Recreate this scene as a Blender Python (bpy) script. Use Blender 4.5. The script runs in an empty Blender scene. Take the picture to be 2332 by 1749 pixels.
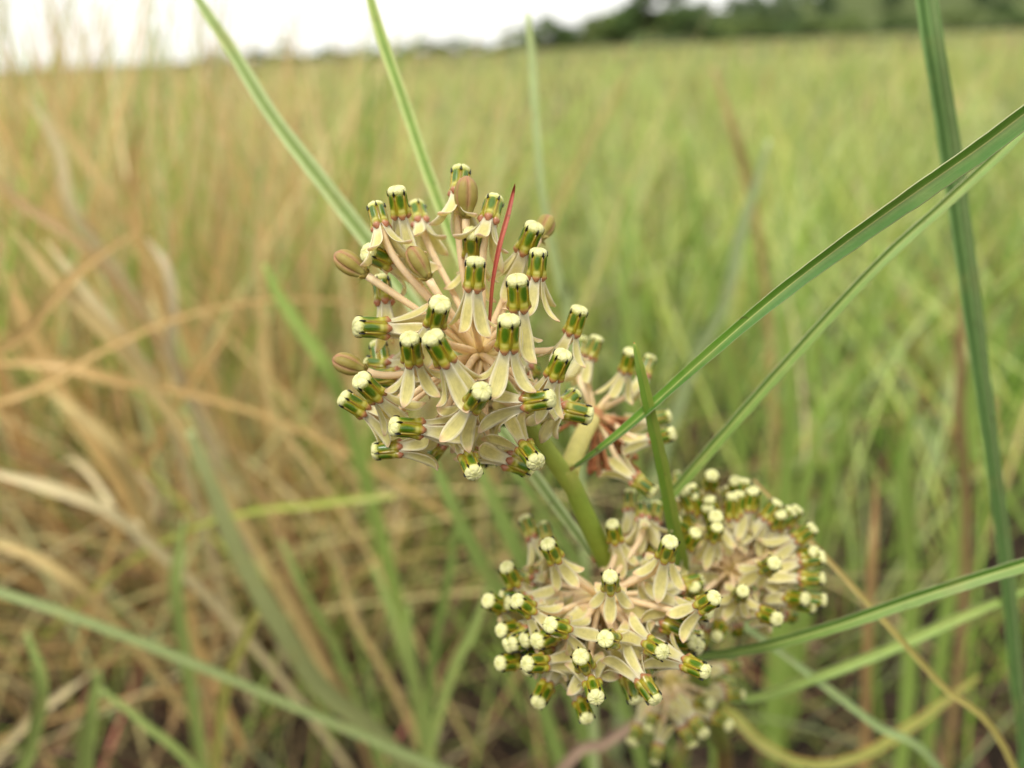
import bpy, math, random
import numpy as np
from mathutils import Vector, Matrix

random.seed(7)
rng = np.random.default_rng(11)
scene = bpy.context.scene
COL = scene.collection
R = math.radians

# ------------------------------------------------------------------ camera
W0, H0 = 2332.0, 1749.0            # the photograph's size in pixels
LENS = 30.0
F = LENS / 36.0 * W0               # focal length in photo pixels
CAM_LOC = Vector((0, 0, 0.45))
CAM_ROT = Matrix.Rotation(R(90 - 21.5), 3, 'X') @ Matrix.Rotation(R(-2.4), 3, 'Z')
cd = bpy.data.cameras.new('camera')
cd.lens = LENS; cd.sensor_width = 36.0; cd.sensor_fit = 'HORIZONTAL'
cd.clip_start = 0.005; cd.clip_end = 5000
cd.dof.use_dof = True; cd.dof.focus_distance = 0.1065; cd.dof.aperture_fstop = 12.5
cam = bpy.data.objects.new('camera', cd); COL.objects.link(cam)
cam.matrix_world = Matrix.Translation(CAM_LOC) @ CAM_ROT.to_4x4()
scene.camera = cam

# ------------------------------------------------------------------ sky, sun, exposure
SUN_EL, SUN_AZ = R(62), R(205)     # high soft sun behind cloud
world = bpy.data.worlds.new('World'); scene.world = world; world.use_nodes = True
nt = world.node_tree; nt.nodes.clear()
out = nt.nodes.new('ShaderNodeOutputWorld'); bg = nt.nodes.new('ShaderNodeBackground')
sky = nt.nodes.new('ShaderNodeTexSky'); sky.sky_type = 'NISHITA'; sky.sun_disc = False
sky.sun_elevation = SUN_EL; sky.sun_rotation = SUN_AZ
mixw = nt.nodes.new('ShaderNodeMix'); mixw.data_type = 'RGBA'
nz = nt.nodes.new('ShaderNodeTexNoise'); nz.inputs['Scale'].default_value = 2.2; nz.inputs['Detail'].default_value = 3
rmp = nt.nodes.new('ShaderNodeMapRange'); rmp.inputs['To Min'].default_value = 0.86; rmp.inputs['To Max'].default_value = 0.96
nt.links.new(nz.outputs['Fac'], rmp.inputs['Value'])
nt.links.new(rmp.outputs['Result'], mixw.inputs['Factor'])
nt.links.new(sky.outputs['Color'], mixw.inputs['A'])
mixw.inputs['B'].default_value = (9.65, 9.5, 9.1, 1)      # closed cloud layer
nt.links.new(mixw.outputs['Result'], bg.inputs['Color'])
bg.inputs['Strength'].default_value = 0.088
nt.links.new(bg.outputs['Background'], out.inputs['Surface'])

sd = bpy.data.lights.new('sun', 'SUN'); sd.energy = 1.5; sd.angle = R(18); sd.color = (1.0, 0.96, 0.9)
sun = bpy.data.objects.new('sun', sd); COL.objects.link(sun)
sdir = Vector((math.sin(SUN_AZ) * math.cos(SUN_EL), math.cos(SUN_AZ) * math.cos(SUN_EL), math.sin(SUN_EL)))
sun.rotation_euler = sdir.to_track_quat('Z', 'Y').to_euler(); sun.location = sdir * 20

vs = scene.view_settings
vs.view_transform = 'Standard'; vs.look = 'None'; vs.gamma = 1.0; vs.use_curve_mapping = False
vs.exposure = 0.76
scene.render.engine = 'CYCLES'
scene.cycles.use_denoising = True
scene.cycles.max_bounces = 8; scene.cycles.diffuse_bounces = 3; scene.cycles.transmission_bounces = 6

# ------------------------------------------------------------------ helpers
def at(px, py, d):
    """world point on the ray of photo pixel (px,py), d metres along the view axis"""
    return CAM_LOC + CAM_ROT @ (Vector(((px - W0 / 2) / F, -(py - H0 / 2) / F, -1.0)) * d)

def lin(r, g, b):
    def f(c):
        c /= 255.0
        return c / 12.92 if c <= 0.04045 else ((c + 0.055) / 1.055) ** 2.4
    return (f(r), f(g), f(b))

def mixc(a, b, t):
    t = max(0.0, min(1.0, t))
    return tuple(x + (y - x) * t for x, y in zip(a, b))

def sstep(a, b, x):
    t = max(0.0, min(1.0, (x - a) / (b - a)))
    return t * t * (3 - 2 * t)

class MB:
    def __init__(s): s.v = []; s.f = []; s.c = []; s.u = []
    def ring(s, pts, cols, us=None):
        i = len(s.v); s.v += [tuple(p) for p in pts]; s.c += list(cols)
        s.u += list(us) if us else [(0, 0, 0)] * len(pts)
        return i
    def loft(s, rings, closed=True, cap=True):
        """rings: list of (points, colours[, uvs]) of equal length"""
        ids = [s.ring(*r) for r in rings]; n = len(rings[0][0])
        for a, b in zip(ids, ids[1:]):
            for k in range(n if closed else n - 1):
                k2 = (k + 1) % n
                s.f.append((a + k, a + k2, b + k2, b + k))
        if cap and closed:
            s.f.append(tuple(ids[0] + k for k in reversed(range(n))))
            s.f.append(tuple(ids[-1] + k for k in range(n)))
    def tube(s, pts, radii, cols, n=8):
        pts = [Vector(p) for p in pts]; rings = []
        up = Vector((0.3, 0.5, 0.81)); prev = None; length = 0
        for i, p in enumerate(pts):
            t = (pts[min(i + 1, len(pts) - 1)] - pts[max(i - 1, 0)]).normalized()
            if prev is None:
                a = t.cross(up)
                if a.length < 1e-4: a = t.cross(Vector((1, 0, 0)))
                a.normalize()
            else:
                a = (prev - t * prev.dot(t)).normalized()
            prev = a; b = t.cross(a)
            if i: length += (p - pts[i - 1]).length
            rr = radii[i]
            ring = [p + (a * math.cos(2 * math.pi * k / n) + b * math.sin(2 * math.pi * k / n)) * rr for k in range(n)]
            rings.append((ring, [cols[i]] * n, [(math.cos(2 * math.pi * k / n), length * 1000, math.sin(2 * math.pi * k / n)) for k in range(n)]))
        s.loft(rings)
    def mesh(s, name, mat, smooth=True, xf=None):
        m = bpy.data.meshes.new(name)
        v = s.v if xf is None else [tuple(xf @ Vector(p)) for p in s.v]
        m.from_pydata(v, [], s.f)
        ca = m.color_attributes.new('Col', 'FLOAT_COLOR', 'POINT')
        ca.data.foreach_set('color', np.array([(c[0], c[1], c[2], 1.0) for c in s.c], dtype=np.float32).ravel())
        la = m.attributes.new('luv', 'FLOAT_VECTOR', 'POINT')
        la.data.foreach_set('vector', np.array(s.u, dtype=np.float32).ravel())
        if smooth: m.shade_smooth()
        m.materials.append(mat)
        return m
    def build(s, name, mat, parent=None, smooth=True, xf=None):
        return link(name, s.mesh(name, mat, smooth, xf), parent)

def link(name, data, parent=None):
    o = bpy.data.objects.new(name, data); COL.objects.link(o)
    if parent: o.parent = parent
    return o

def tag(o, label=None, cat=None, group=None, kind=None):
    if label: o['label'] = label
    if cat: o['category'] = cat
    if group: o['group'] = group
    if kind: o['kind'] = kind
    return o

def spline(pts, n):
    """Catmull-Rom through rows of numbers, n samples"""
    P = np.array([list(p) for p in pts], dtype=float)
    P = np.vstack([2 * P[0] - P[1], P, 2 * P[-1] - P[-2]])
    m = len(P) - 3; res = []
    for i in range(n):
        u = i / (n - 1) * m; k = min(int(u), m - 1); t = u - k
        a, b, c, d = P[k:k + 4]
        res.append(0.5 * ((2 * b) + (c - a) * t + (2 * a - 5 * b + 4 * c - d) * t * t + (3 * b - a - 3 * c + d) * t ** 3))
    return res

def bezier(p0, p1, p2, p3, n):
    r = []
    for i in range(n):
        t = i / (n - 1); u = 1 - t
        r.append(p0 * u ** 3 + p1 * 3 * u * u * t + p2 * 3 * u * t * t + p3 * t ** 3)
    return r

# ------------------------------------------------------------------ materials
def plant_mat(name, transl=0.25, rough=0.5, spec=0.35, vary=0.12, sss=0.0, sscale=0.0008, bump=0.0, bscale=3000.0, mottle=0.12,
              mscale=900.0, fibre=0.0, objvary=0.0, spots=0.0):
    m = bpy.data.materials.new(name); m.use_nodes = True
    t = m.node_tree; t.nodes.clear(); N = t.nodes.new; L = t.links.new
    o = N('ShaderNodeOutputMaterial'); p = N('ShaderNodeBsdfPrincipled')
    a = N('ShaderNodeAttribute'); a.attribute_name = 'Col'
    tc = N('ShaderNodeTexCoord')
    n = N('ShaderNodeTexNoise'); n.inputs['Scale'].default_value = mscale; n.inputs['Detail'].default_value = 4
    L(tc.outputs['Object'], n.inputs['Vector'])
    mr = N('ShaderNodeMapRange'); mr.inputs['From Min'].default_value = 0.25; mr.inputs['From Max'].default_value = 0.75
    mr.inputs['To Min'].default_value = 1 - mottle; mr.inputs['To Max'].default_value = 1 + mottle
    L(n.outputs['Fac'], mr.inputs['Value'])
    val = mr.outputs['Result']
    if fibre > 0:                       # fine lengthwise veins
        la = N('ShaderNodeAttribute'); la.attribute_name = 'luv'
        mp = N('ShaderNodeMapping'); mp.inputs['Scale'].default_value = (9.0, 0.12, 9.0)
        L(la.outputs['Vector'], mp.inputs['Vector'])
        fn = N('ShaderNodeTexNoise'); fn.inputs['Scale'].default_value = 1.0; fn.inputs['Detail'].default_value = 3
        L(mp.outputs['Vector'], fn.inputs['Vector'])
        fr = N('ShaderNodeMapRange'); fr.inputs['From Min'].default_value = 0.3; fr.inputs['From Max'].default_value = 0.7
        fr.inputs['To Min'].default_value = 1 - fibre; fr.inputs['To Max'].default_value = 1 + fibre
        L(fn.outputs['Fac'], fr.inputs['Value'])
        mu = N('ShaderNodeMath'); mu.operation = 'MULTIPLY'
        L(val, mu.inputs[0]); L(fr.outputs['Result'], mu.inputs[1]); val = mu.outputs[0]
    if objvary > 0:
        oi = N('ShaderNodeObjectInfo')
        r2 = N('ShaderNodeMapRange'); r2.inputs['To Min'].default_value = 1 - objvary; r2.inputs['To Max'].default_value = 1 + objvary * 0.6
        L(oi.outputs['Random'], r2.inputs['Value'])
        mu = N('ShaderNodeMath'); mu.operation = 'MULTIPLY'
        L(val, mu.inputs[0]); L(r2.outputs['Result'], mu.inputs[1]); val = mu.outputs[0]
    vm = N('ShaderNodeVectorMath'); vm.operation = 'SCALE'
    csrc = a.outputs['Color']
    if spots > 0:                       # rusty specks and yellowed patches
        sn = N('ShaderNodeTexNoise'); sn.inputs['Scale'].default_value = 620; sn.inputs['Detail'].default_value = 2
        pn = N('ShaderNodeTexNoise'); pn.inputs['Scale'].default_value = 85; pn.inputs['Detail'].default_value = 3
        for q, lo, hi, colr, amt in ((sn, 0.70, 0.76, (0.12, 0.07, 0.03, 1), 0.8 * spots), (pn, 0.55, 0.8, (0.42, 0.36, 0.12, 1), 0.6 * spots)):
            L(tc.outputs['Object'], q.inputs['Vector'])
            mr2 = N('ShaderNodeMapRange'); mr2.inputs['From Min'].default_value = lo; mr2.inputs['From Max'].default_value = hi
            mr2.inputs['To Max'].default_value = amt
            L(q.outputs['Fac'], mr2.inputs['Value'])
            mx2 = N('ShaderNodeMix'); mx2.data_type = 'RGBA'
            L(mr2.outputs['Result'], mx2.inputs['Factor']); L(csrc, mx2.inputs['A']); mx2.inputs['B'].default_value = colr
            csrc = mx2.outputs['Result']
    L(csrc, vm.inputs[0]); L(val, vm.inputs['Scale'])
    L(vm.outputs['Vector'], p.inputs['Base Color'])
    p.inputs['Roughness'].default_value = rough; p.inputs['Specular IOR Level'].default_value = spec
    if sss > 0:
        p.inputs['Subsurface Weight'].default_value = sss
        p.inputs['Subsurface Radius'].default_value = (1.0, 0.85, 0.4)
        p.inputs['Subsurface Scale'].default_value = sscale
    if bump > 0:
        bn = N('ShaderNodeTexNoise'); bn.inputs['Scale'].default_value = bscale; bn.inputs['Detail'].default_value = 3
        L(tc.outputs['Object'], bn.inputs['Vector'])
        b = N('ShaderNodeBump'); b.inputs['Strength'].default_value = bump; b.inputs['Distance'].default_value = 0.0002
        L(bn.outputs['Fac'], b.inputs['Height']); L(b.outputs['Normal'], p.inputs['Normal'])
    if transl > 0:
        tr = N('ShaderNodeBsdfTranslucent'); L(vm.outputs['Vector'], tr.inputs['Color'])
        mx = N('ShaderNodeMixShader'); mx.inputs['Fac'].default_value = transl
        L(p.outputs['BSDF'], mx.inputs[1]); L(tr.outputs['BSDF'], mx.inputs[2]); L(mx.outputs['Shader'], o.inputs['Surface'])
    else:
        L(p.outputs['BSDF'], o.inputs['Surface'])
    return m

M_PETAL = plant_mat('petal_skin', transl=0.44, rough=0.45, spec=0.3, mottle=0.1, mscale=1600, objvary=0.12, fibre=0.14)
M_HOOD = plant_mat('hood_skin', transl=0.06, rough=0.26, spec=0.6, mottle=0.14, mscale=1300, sss=0.2, sscale=0.0004, objvary=0.1)
M_CROWN = plant_mat('crown_skin', transl=0.05, rough=0.5, spec=0.35, mottle=0.06, mscale=2500, sss=0.2, sscale=0.0003, bump=1.0, bscale=3000, objvary=0.1)
M_STALK = plant_mat('stalk_skin', transl=0.22, rough=0.55, spec=0.3, mottle=0.1, mscale=700, sss=0.25, sscale=0.0006, bump=0.35, bscale=5000, objvary=0.06)
M_LEAF = plant_mat('leaf_skin', transl=0.15, rough=0.45, spec=0.4, mottle=0.08, mscale=500, fibre=0.2, bump=0.2, bscale=2500, spots=0.7)
M_DRY = plant_mat('withered_skin', transl=0.1, rough=0.8, spec=0.1, mottle=0.3, mscale=1500)
M_GRASS = plant_mat('grass_skin', transl=0.27, rough=0.55, spec=0.3, mottle=0.12, mscale=60)
M_TREE = plant_mat('tree_foliage', transl=0.2, rough=0.7, spec=0.15, mottle=0.3, mscale=0.8)
M_BARK = plant_mat('bark', transl=0.0, rough=0.9, spec=0.1, mottle=0.3, mscale=4)

def ground_mat():
    m = bpy.data.materials.new('soil'); m.use_nodes = True
    t = m.node_tree; N = t.nodes.new; L = t.links.new
    p = t.nodes['Principled BSDF']; p.inputs['Roughness'].default_value = 0.95; p.inputs['Specular IOR Level'].default_value = 0.1
    tc = N('ShaderNodeTexCoord')
    n = N('ShaderNodeTexNoise'); n.inputs['Scale'].default_value = 14; n.inputs['Detail'].default_value = 8; n.inputs['Roughness'].default_value = 0.7
    L(tc.outputs['Object'], n.inputs['Vector'])
    r = N('ShaderNodeValToRGB'); e = r.color_ramp.elements
    e[0].position = 0.3; e[0].color = (0.012, 0.010, 0.008, 1); e[1].position = 0.75; e[1].color = (0.06, 0.042, 0.03, 1)
    L(n.outputs['Fac'], r.inputs['Fac'])
    L(r.outputs['Color'], p.inputs['Base Color'])
    b = N('ShaderNodeBump'); b.inputs['Distance'].default_value = 0.01; b.inputs['Strength'].default_value = 0.8
    L(n.outputs['Fac'], b.inputs['Height']); L(b.outputs['Normal'], p.inputs['Normal'])
    return m

# ------------------------------------------------------------------ the ground
def build_ground():
    xs = np.concatenate([-np.geomspace(3, 1500, 14)[::-1], np.linspace(-2.5, 2.5, 41), np.geomspace(3, 1500, 14)])
    ys = np.concatenate([-np.geomspace(3, 1500, 12)[::-1], np.linspace(-2.5, 4, 53), np.geomspace(4.5, 1500, 16)])
    v = []; f = []
    for y in ys:
        for x in xs:
            z = 0.008 * math.sin(x * 9.1 + 1.3 * math.sin(y * 7)) * math.cos(y * 8.3) - 0.006 if abs(x) < 3 and -3 < y < 5 else -0.006
            v.append((x, y, z))
    nx = len(xs)
    for j in range(len(ys) - 1):
        for i in range(nx - 1):
            a = j * nx + i; f.append((a, a + 1, a + nx + 1, a + nx))
    m = bpy.data.meshes.new('ground'); m.from_pydata(v, [], f); m.shade_smooth(); m.materials.append(ground_mat())
    tag(link('ground', m), 'dark bare soil under the meadow grass', 'ground', kind='structure')
build_ground()

# ------------------------------------------------------------------ far hill, its wood and the tree line
def leaf_cloud(n, centres, radii, size, pal, r):
    """many small leaf-clump faces spread through ellipsoids"""
    v = np.zeros((n * 4, 3)); c = np.zeros((n * 4, 3))
    k = r.integers(0, len(centres), n)
    d = r.normal(size=(n, 3)); d /= np.linalg.norm(d, axis=1)[:, None]
    rad = r.random(n) ** 0.45
    p = np.array(centres)[k] + d * rad[:, None] * np.array(radii)[k]
    a = r.normal(size=(n, 3)); a /= np.linalg.norm(a, axis=1)[:, None]
    b = np.cross(a, r.normal(size=(n, 3))); b /= np.linalg.norm(b, axis=1)[:, None]
    s = size * (0.6 + 0.8 * r.random(n))[:, None]
    col = np.array(pal)[r.integers(0, len(pal), n)] * (0.8 + 0.4 * r.random(n))[:, None]
    for q, (i, j) in enumerate(((-1, -0.6), (1, -0.5), (0.8, 0.6), (-0.9, 0.5))):
        v[q::4] = p + a * s * i + b * s * j; c[q::4] = col
    return v, c

def quads_mesh(name, v, c, mat):
    n = len(v) // 4
    m = bpy.data.meshes.new(name)
    m.vertices.add(len(v)); m.vertices.foreach_set('co', v.astype(np.float32).ravel())
    m.loops.add(n * 4); m.loops.foreach_set('vertex_index', np.arange(n * 4, dtype=np.int32))
    m.polygons.add(n); m.polygons.foreach_set('loop_start', np.arange(0, n * 4, 4, dtype=np.int32))
    m.update(calc_edges=True)
    ca = m.color_attributes.new('Col', 'FLOAT_COLOR', 'POINT')
    ca.data.foreach_set('color', np.hstack([c, np.ones((len(c), 1))]).astype(np.float32).ravel())
    m.materials.append(mat)
    return m

def build_hill():
    v = []; f = []; nx, ny = 40, 12
    for j in range(ny):
        for i in range(nx):
            x = -40 + i * 16.0; y = 300 + j * 26.0
            e = sstep(0, 330, x + 30) * math.sin(math.pi * min(1, j / (ny - 1) * 0.9 + 0.02))
            z = 44 * e * (0.85 + 0.15 * math.sin(x * 0.03)) - 1.0
            v.append((x, y, z))
    for j in range(ny - 1):
        for i in range(nx - 1):
            a = j * nx + i; f.append((a, a + 1, a + nx + 1, a + nx))
    m = bpy.data.meshes.new('hill'); m.from_pydata(v, [], f); m.shade_smooth()
    mt = bpy.data.materials.new('hill_turf'); mt.use_nodes = True
    t = mt.node_tree; p = t.nodes['Principled BSDF']; p.inputs['Roughness'].default_value = 1; p.inputs['Specular IOR Level'].default_value = 0.0
    n = t.nodes.new('ShaderNodeTexNoise'); n.inputs['Scale'].default_value = 0.05; n.inputs['Detail'].default_value = 5
    r = t.nodes.new('ShaderNodeValToRGB'); r.color_ramp.elements[0].color = (0.06, 0.085, 0.035, 1); r.color_ramp.elements[1].color = (0.13, 0.15, 0.06, 1)
    tc = t.nodes.new('ShaderNodeTexCoord'); t.links.new(tc.outputs['Object'], n.inputs['Vector'])
    t.links.new(n.outputs['Fac'], r.inputs['Fac']); t.links.new(r.outputs['Color'], p.inputs['Base Color'])
    m.materials.append(mt)
    tag(link('hill', m), 'low wooded hill rising behind the meadow', 'hill', kind='structure')
    r = np.random.default_rng(3); cen = []; rad = []
    for _ in range(260):
        i = r.integers(4, nx - 1); j = r.integers(0, ny - 3)
        x, y, z = v[j * nx + i]
        if z < 2: continue
        h = r.uniform(2.5, 4.5); cen.append((x + r.uniform(-8, 8), y + r.uniform(-12, 12), z + h * 0.7)); rad.append((h * 1.2, h * 1.2, h))
    vv, cc = leaf_cloud(26000, cen, rad, 0.9, [lin(92, 110, 74), lin(108, 124, 82), lin(80, 98, 68)], r)
    tag(link('hillside_wood', quads_mesh('hillside_wood', vv, cc, M_TREE)), 'dark grey green wood covering the low hill', 'wood', kind='stuff')
build_hill()

PAL_DARK = [lin(92, 116, 62), lin(108, 130, 72), lin(80, 102, 58)]
PAL_MID = [lin(120, 140, 76), lin(136, 152, 86), lin(106, 126, 70)]
def build_tree(px, top_py, dist, wpx, pal, label, group, seed, shrub=False):
    r = np.random.default_rng(seed)
    foot = at(px, 874, 1.0) - CAM_LOC
    base = Vector((foot.x / foot.y * dist, dist, 0))
    dirv = at(px, top_py, 1.0) - CAM_LOC
    H = max(1.2, CAM_LOC.z + dirv.z / dirv.y * dist)
    Wd = wpx / F * dist
    root = link('shrub' if shrub else 'tree', None); root.location = base - Vector((0, 0, 0.02))
    tag(root, label, 'shrub' if shrub else 'tree', group)
    mb = MB(); bark = lin(92, 80, 66)
    top = Vector((r.uniform(-.2, .2), 0, H * 0.7))
    mb.tube([Vector((0, 0, 0)), top * 0.5 + Vector((0.06 * H * r.uniform(-1, 1), 0, 0)), top], [H * 0.03, H * 0.022, H * 0.008], [bark] * 3, 7)
    cen = []; rad = []
    for k in range(7 if not shrub else 5):
        a = 2 * math.pi * k / 7 + r.uniform(-.4, .4); zz = H * (r.uniform(0.18, 0.8) if not shrub else r.uniform(0.15, 0.65))
        e = Vector((math.cos(a) * Wd * 0.33, math.sin(a) * Wd * 0.33, zz))
        s0 = top * (0.35 + 0.4 * r.random())
        mb.tube([s0, (s0 + e) / 2 + Vector((0, 0, 0.03 * H)), e], [H * 0.012, H * 0.008, H * 0.003], [bark] * 3, 5)
        q = r.uniform(0.16, 0.26) * H
        cen.append(tuple(e)); rad.append((Wd * 0.22, Wd * 0.22, q * 0.9))
    cen.append((0, 0, H * 0.82)); rad.append((Wd * 0.22, Wd * 0.22, H * 0.18))
    mb.build('trunk', M_BARK, root)
    vv, cc = leaf_cloud(2200, cen, rad, 0.04 * H, pal, r)
    link('crown', quads_mesh('crown', vv, cc, M_TREE), root)

g1 = 'trees along the far edge of the meadow'
build_tree(1462, -50, 88, 150, PAL_DARK, 'tallest dark tree in the tree line across the meadow', None, 1)
build_tree(1262, 32, 95, 95, PAL_DARK, 'rounded dark tree left of the tallest tree across the meadow', None, 2)
build_tree(1372, 30, 98, 90, PAL_MID, 'paler loose tree between the two dark trees across the meadow', None, 3)
for i, (px, ty, d, w) in enumerate([(1200, 60, 100, 90), (1310, 55, 102, 90), (1420, 15, 100, 110), (1540, 15, 96, 110), (1600, 40, 105, 90), (1130, 92, 110, 90), (1660, 40, 120, 90), (1760, 40, 125, 90), (1860, 34, 130, 90), (1960, 30, 130, 100), (2060, 28, 128, 100), (2170, 24, 126, 100), (2270, 20, 124, 110), (1710, 48, 118, 90), (1810, 44, 122, 90)]):
    build_tree(px, ty, d, w, [PAL_MID, PAL_DARK][i % 2], 'low bushy green tree in the tree line across the meadow', g1, 20 + i)
for i, (px, ty, d, w) in enumerate([(745, 90, 70, 80), (690, 112, 75, 80), (830, 108, 78, 90), (900, 100, 85, 100), (960, 92, 86, 100), (1020, 84, 88, 100), (1080, 80, 92, 100), (600, 118, 80, 80)]):
    build_tree(px, ty, d, w, PAL_MID, 'small green shrub on the skyline of the meadow', 'shrubs on the skyline', 40 + i, True)

# ------------------------------------------------------------------ meadow grass (nobody could count it)
CW = np.array(CAM_ROT.transposed())           # world to camera
def cam_xyz(p):
    return (p - np.array(CAM_LOC)) @ CW.T

def blade_mesh(name, base, h, ang, lean, power, width, col, tip, K=6, droop=None, clear=0.24, mat=None):
    """ribbon blades with a keel: base (N,3), height, lean direction and amount, width, colours"""
    N = len(h)
    if droop is None: droop = np.zeros(N)
    t = np.linspace(0, 1, K)[None, :]
    hz = (lean * h)[:, None] * t ** power[:, None]
    wob = rng.normal(0, 0.03, (N, 1)) * h[:, None] * np.sin(t * 5 + rng.random((N, 1)) * 6)
    X = base[:, 0:1] + np.cos(ang)[:, None] * hz - np.sin(ang)[:, None] * wob
    Y = base[:, 1:2] + np.sin(ang)[:, None] * hz + np.cos(ang)[:, None] * wob
    Z = base[:, 2:3] + h[:, None] * (t - droop[:, None] * t ** 3)
    Z = np.maximum(Z, 0.002)
    P = np.stack([X, Y, Z], -1)
    c = cam_xyz(P.reshape(-1, 3)).reshape(N, K, 3); dep = -c[..., 2]
    inside = (dep > -0.03) & (dep < clear) & (np.abs(c[..., 0]) < 0.75 * np.maximum(dep, 0) + 0.06) & (np.abs(c[..., 1]) < 0.6 * np.maximum(dep, 0) + 0.06)
    keep = ~inside.any(1)
    P = P[keep]; N = len(P); width = width[keep]; col = col[keep]; tip = tip[keep]
    fa = rng.random(N) * 2 * np.pi
    side = np.stack([np.cos(fa), np.sin(fa), np.zeros(N)], -1)[:, None, :]
    nor = np.stack([-np.sin(fa), np.cos(fa), np.zeros(N)], -1)[:, None, :]
    wp = (width[:, None] * 0.5 * (1 - t ** 2.2 * 0.97) * (0.75 + 0.5 * np.minimum(t * 3, 1) * 0.5))[..., None]
    V = np.stack([P - side * wp, P + nor * wp * 0.35, P + side * wp], 2)          # N,K,3,3
    C = col[:, None, :] + (tip - col)[:, None, :] * (t[..., None] ** 2.5)
    sheath = np.clip(1 - t / 0.2, 0, 1)[..., None] ** 1.2 * 0.75
    C = C * (1 - sheath) + np.array(lin(96, 76, 52)) * sheath
    C = np.repeat(C[:, :, None, :], 3, 2)
    C[:, :, 1, :] *= 1.12
    idx = np.arange(N)[:, None, None] * K * 3 + np.arange(K - 1)[None, :, None] * 3 + np.arange(2)[None, None, :]
    idx = idx.ravel()
    fc = np.stack([idx, idx + 1, idx + 4, idx + 3], -1).astype(np.int32)
    m = bpy.data.meshes.new(name)
    nv = N * K * 3; nf = len(fc)
    m.vertices.add(nv); m.vertices.foreach_set('co', V.astype(np.float32).ravel())
    m.loops.add(nf * 4); m.loops.foreach_set('vertex_index', fc.ravel())
    m.polygons.add(nf); m.polygons.foreach_set('loop_start', np.arange(0, nf * 4, 4, dtype=np.int32))
    m.update(calc_edges=True)
    C = C.reshape(-1, 3)
    ca = m.color_attributes.new('Col', 'FLOAT_COLOR', 'POINT')
    ca.data.foreach_set('color', np.hstack([C, np.ones((nv, 1))]).astype(np.float32).ravel())
    m.shade_smooth()
    m.materials.append(mat or M_GRASS)
    return m

GREENS = np.array([lin(150, 180, 80), lin(178, 196, 108), lin(124, 162, 58), lin(180, 196, 132), lin(178, 192, 94)])
STRAWS = np.array([lin(220, 198, 138), lin(214, 182, 120), lin(228, 212, 160), lin(206, 168, 112), lin(202, 190, 128)])
BROWNS = np.array([lin(122, 96, 74), lin(150, 122, 96), lin(96, 74, 58), lin(164, 140, 112), lin(132, 96, 72)])

def palette(x, y, far_dry):
    n = len(x)
    s = x / np.maximum(y, 0.2) + rng.normal(0, 0.13, n)
    pd = np.clip((-0.04 - s) / 0.42, 0.0, 1.0) * 0.78 + far_dry
    dry = rng.random(n) < pd
    g = GREENS[rng.integers(0, len(GREENS), n)] * (0.8 + 0.4 * rng.random(n))[:, None]
    d = STRAWS[rng.integers(0, len(STRAWS), n)] * (0.75 + 0.4 * rng.random(n))[:, None]
    c = np.where(dry[:, None], d, g)
    tip = np.where(dry[:, None], d * 1.05, g * 0.6 + STRAWS[rng.integers(0, len(STRAWS), n)] * 0.4)
    return c, tip, dry

def scatter(n, y0, y1, spread, p=1.0):
    y = y0 + (y1 - y0) * rng.random(n) ** p
    x = (rng.random(n) * 2 - 1) * (spread * y + 0.25)
    return np.stack([x, y, np.full(n, -0.004)], -1)

def meadow(name, label, n, y0, y1, h0, h1, w0, w1, far_dry, lean0, lean1, K=6, spread=0.85, p=1.0, left_boost=0.0, clear=0.24):
    b = scatter(n, y0, y1, spread, p)
    c, tip, dry = palette(b[:, 0], b[:, 1], far_dry)
    left = np.clip(-b[:, 0] / b[:, 1] / 0.5, 0, 1)
    cl = np.sin(b[:, 0] * 7.3 + 2 * np.sin(b[:, 1] * 3.1)) * np.sin(b[:, 1] * 5.7 + 1.7 * np.sin(b[:, 0] * 4.3))     # clumps
    c = c * (1 + 0.22 * cl)[:, None]; tip = tip * (1 + 0.15 * cl)[:, None]
    h = (1 + 0.2 * cl) * rng.uniform(h0, h1, n) * (1 + left * left_boost * rng.random(n))
    ang = rng.random(n) * 2 * np.pi
    lean = rng.uniform(lean0, lean1, n) * np.where(dry, 1.5, 1.0)
    m = blade_mesh(name, b, h, ang, lean, rng.uniform(1.0, 1.8, n), rng.uniform(w0, w1, n), c, tip, K, rng.uniform(0, 0.25, n) * np.where(dry, 2.0, 1.0), clear)
    tag(link(name, m), label, 'grass', kind='stuff')

meadow('foreground_grass', 'slender grass growing right behind the milkweed', 900, 0.46, 1.2, 0.12, 0.38, 0.002, 0.0045, 0.05, 0.15, 1.0, 8, 0.85, 1.0, 0.25, 0.27)
meadow('meadow_grass', 'green and straw coloured meadow grass behind the milkweed', 11500, 0.95, 3.2, 0.16, 0.38, 0.003, 0.008, 0.1, 0.1, 0.85, 7, 1.6, 0.8, 0.45)
meadow('distant_meadow_grass', 'yellow green grass of the open meadow further off', 30000, 3.0, 14, 0.16, 0.38, 0.006, 0.014, 0.2, 0.05, 0.7, 5, 1.5, 0.75, 0.2)
meadow('far_meadow_grass', 'tan green grass reaching to the tree line', 26000, 13, 85, 0.16, 0.3, 0.04, 0.09, 0.28, 0.05, 0.4, 4, 1.4, 0.8)

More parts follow.
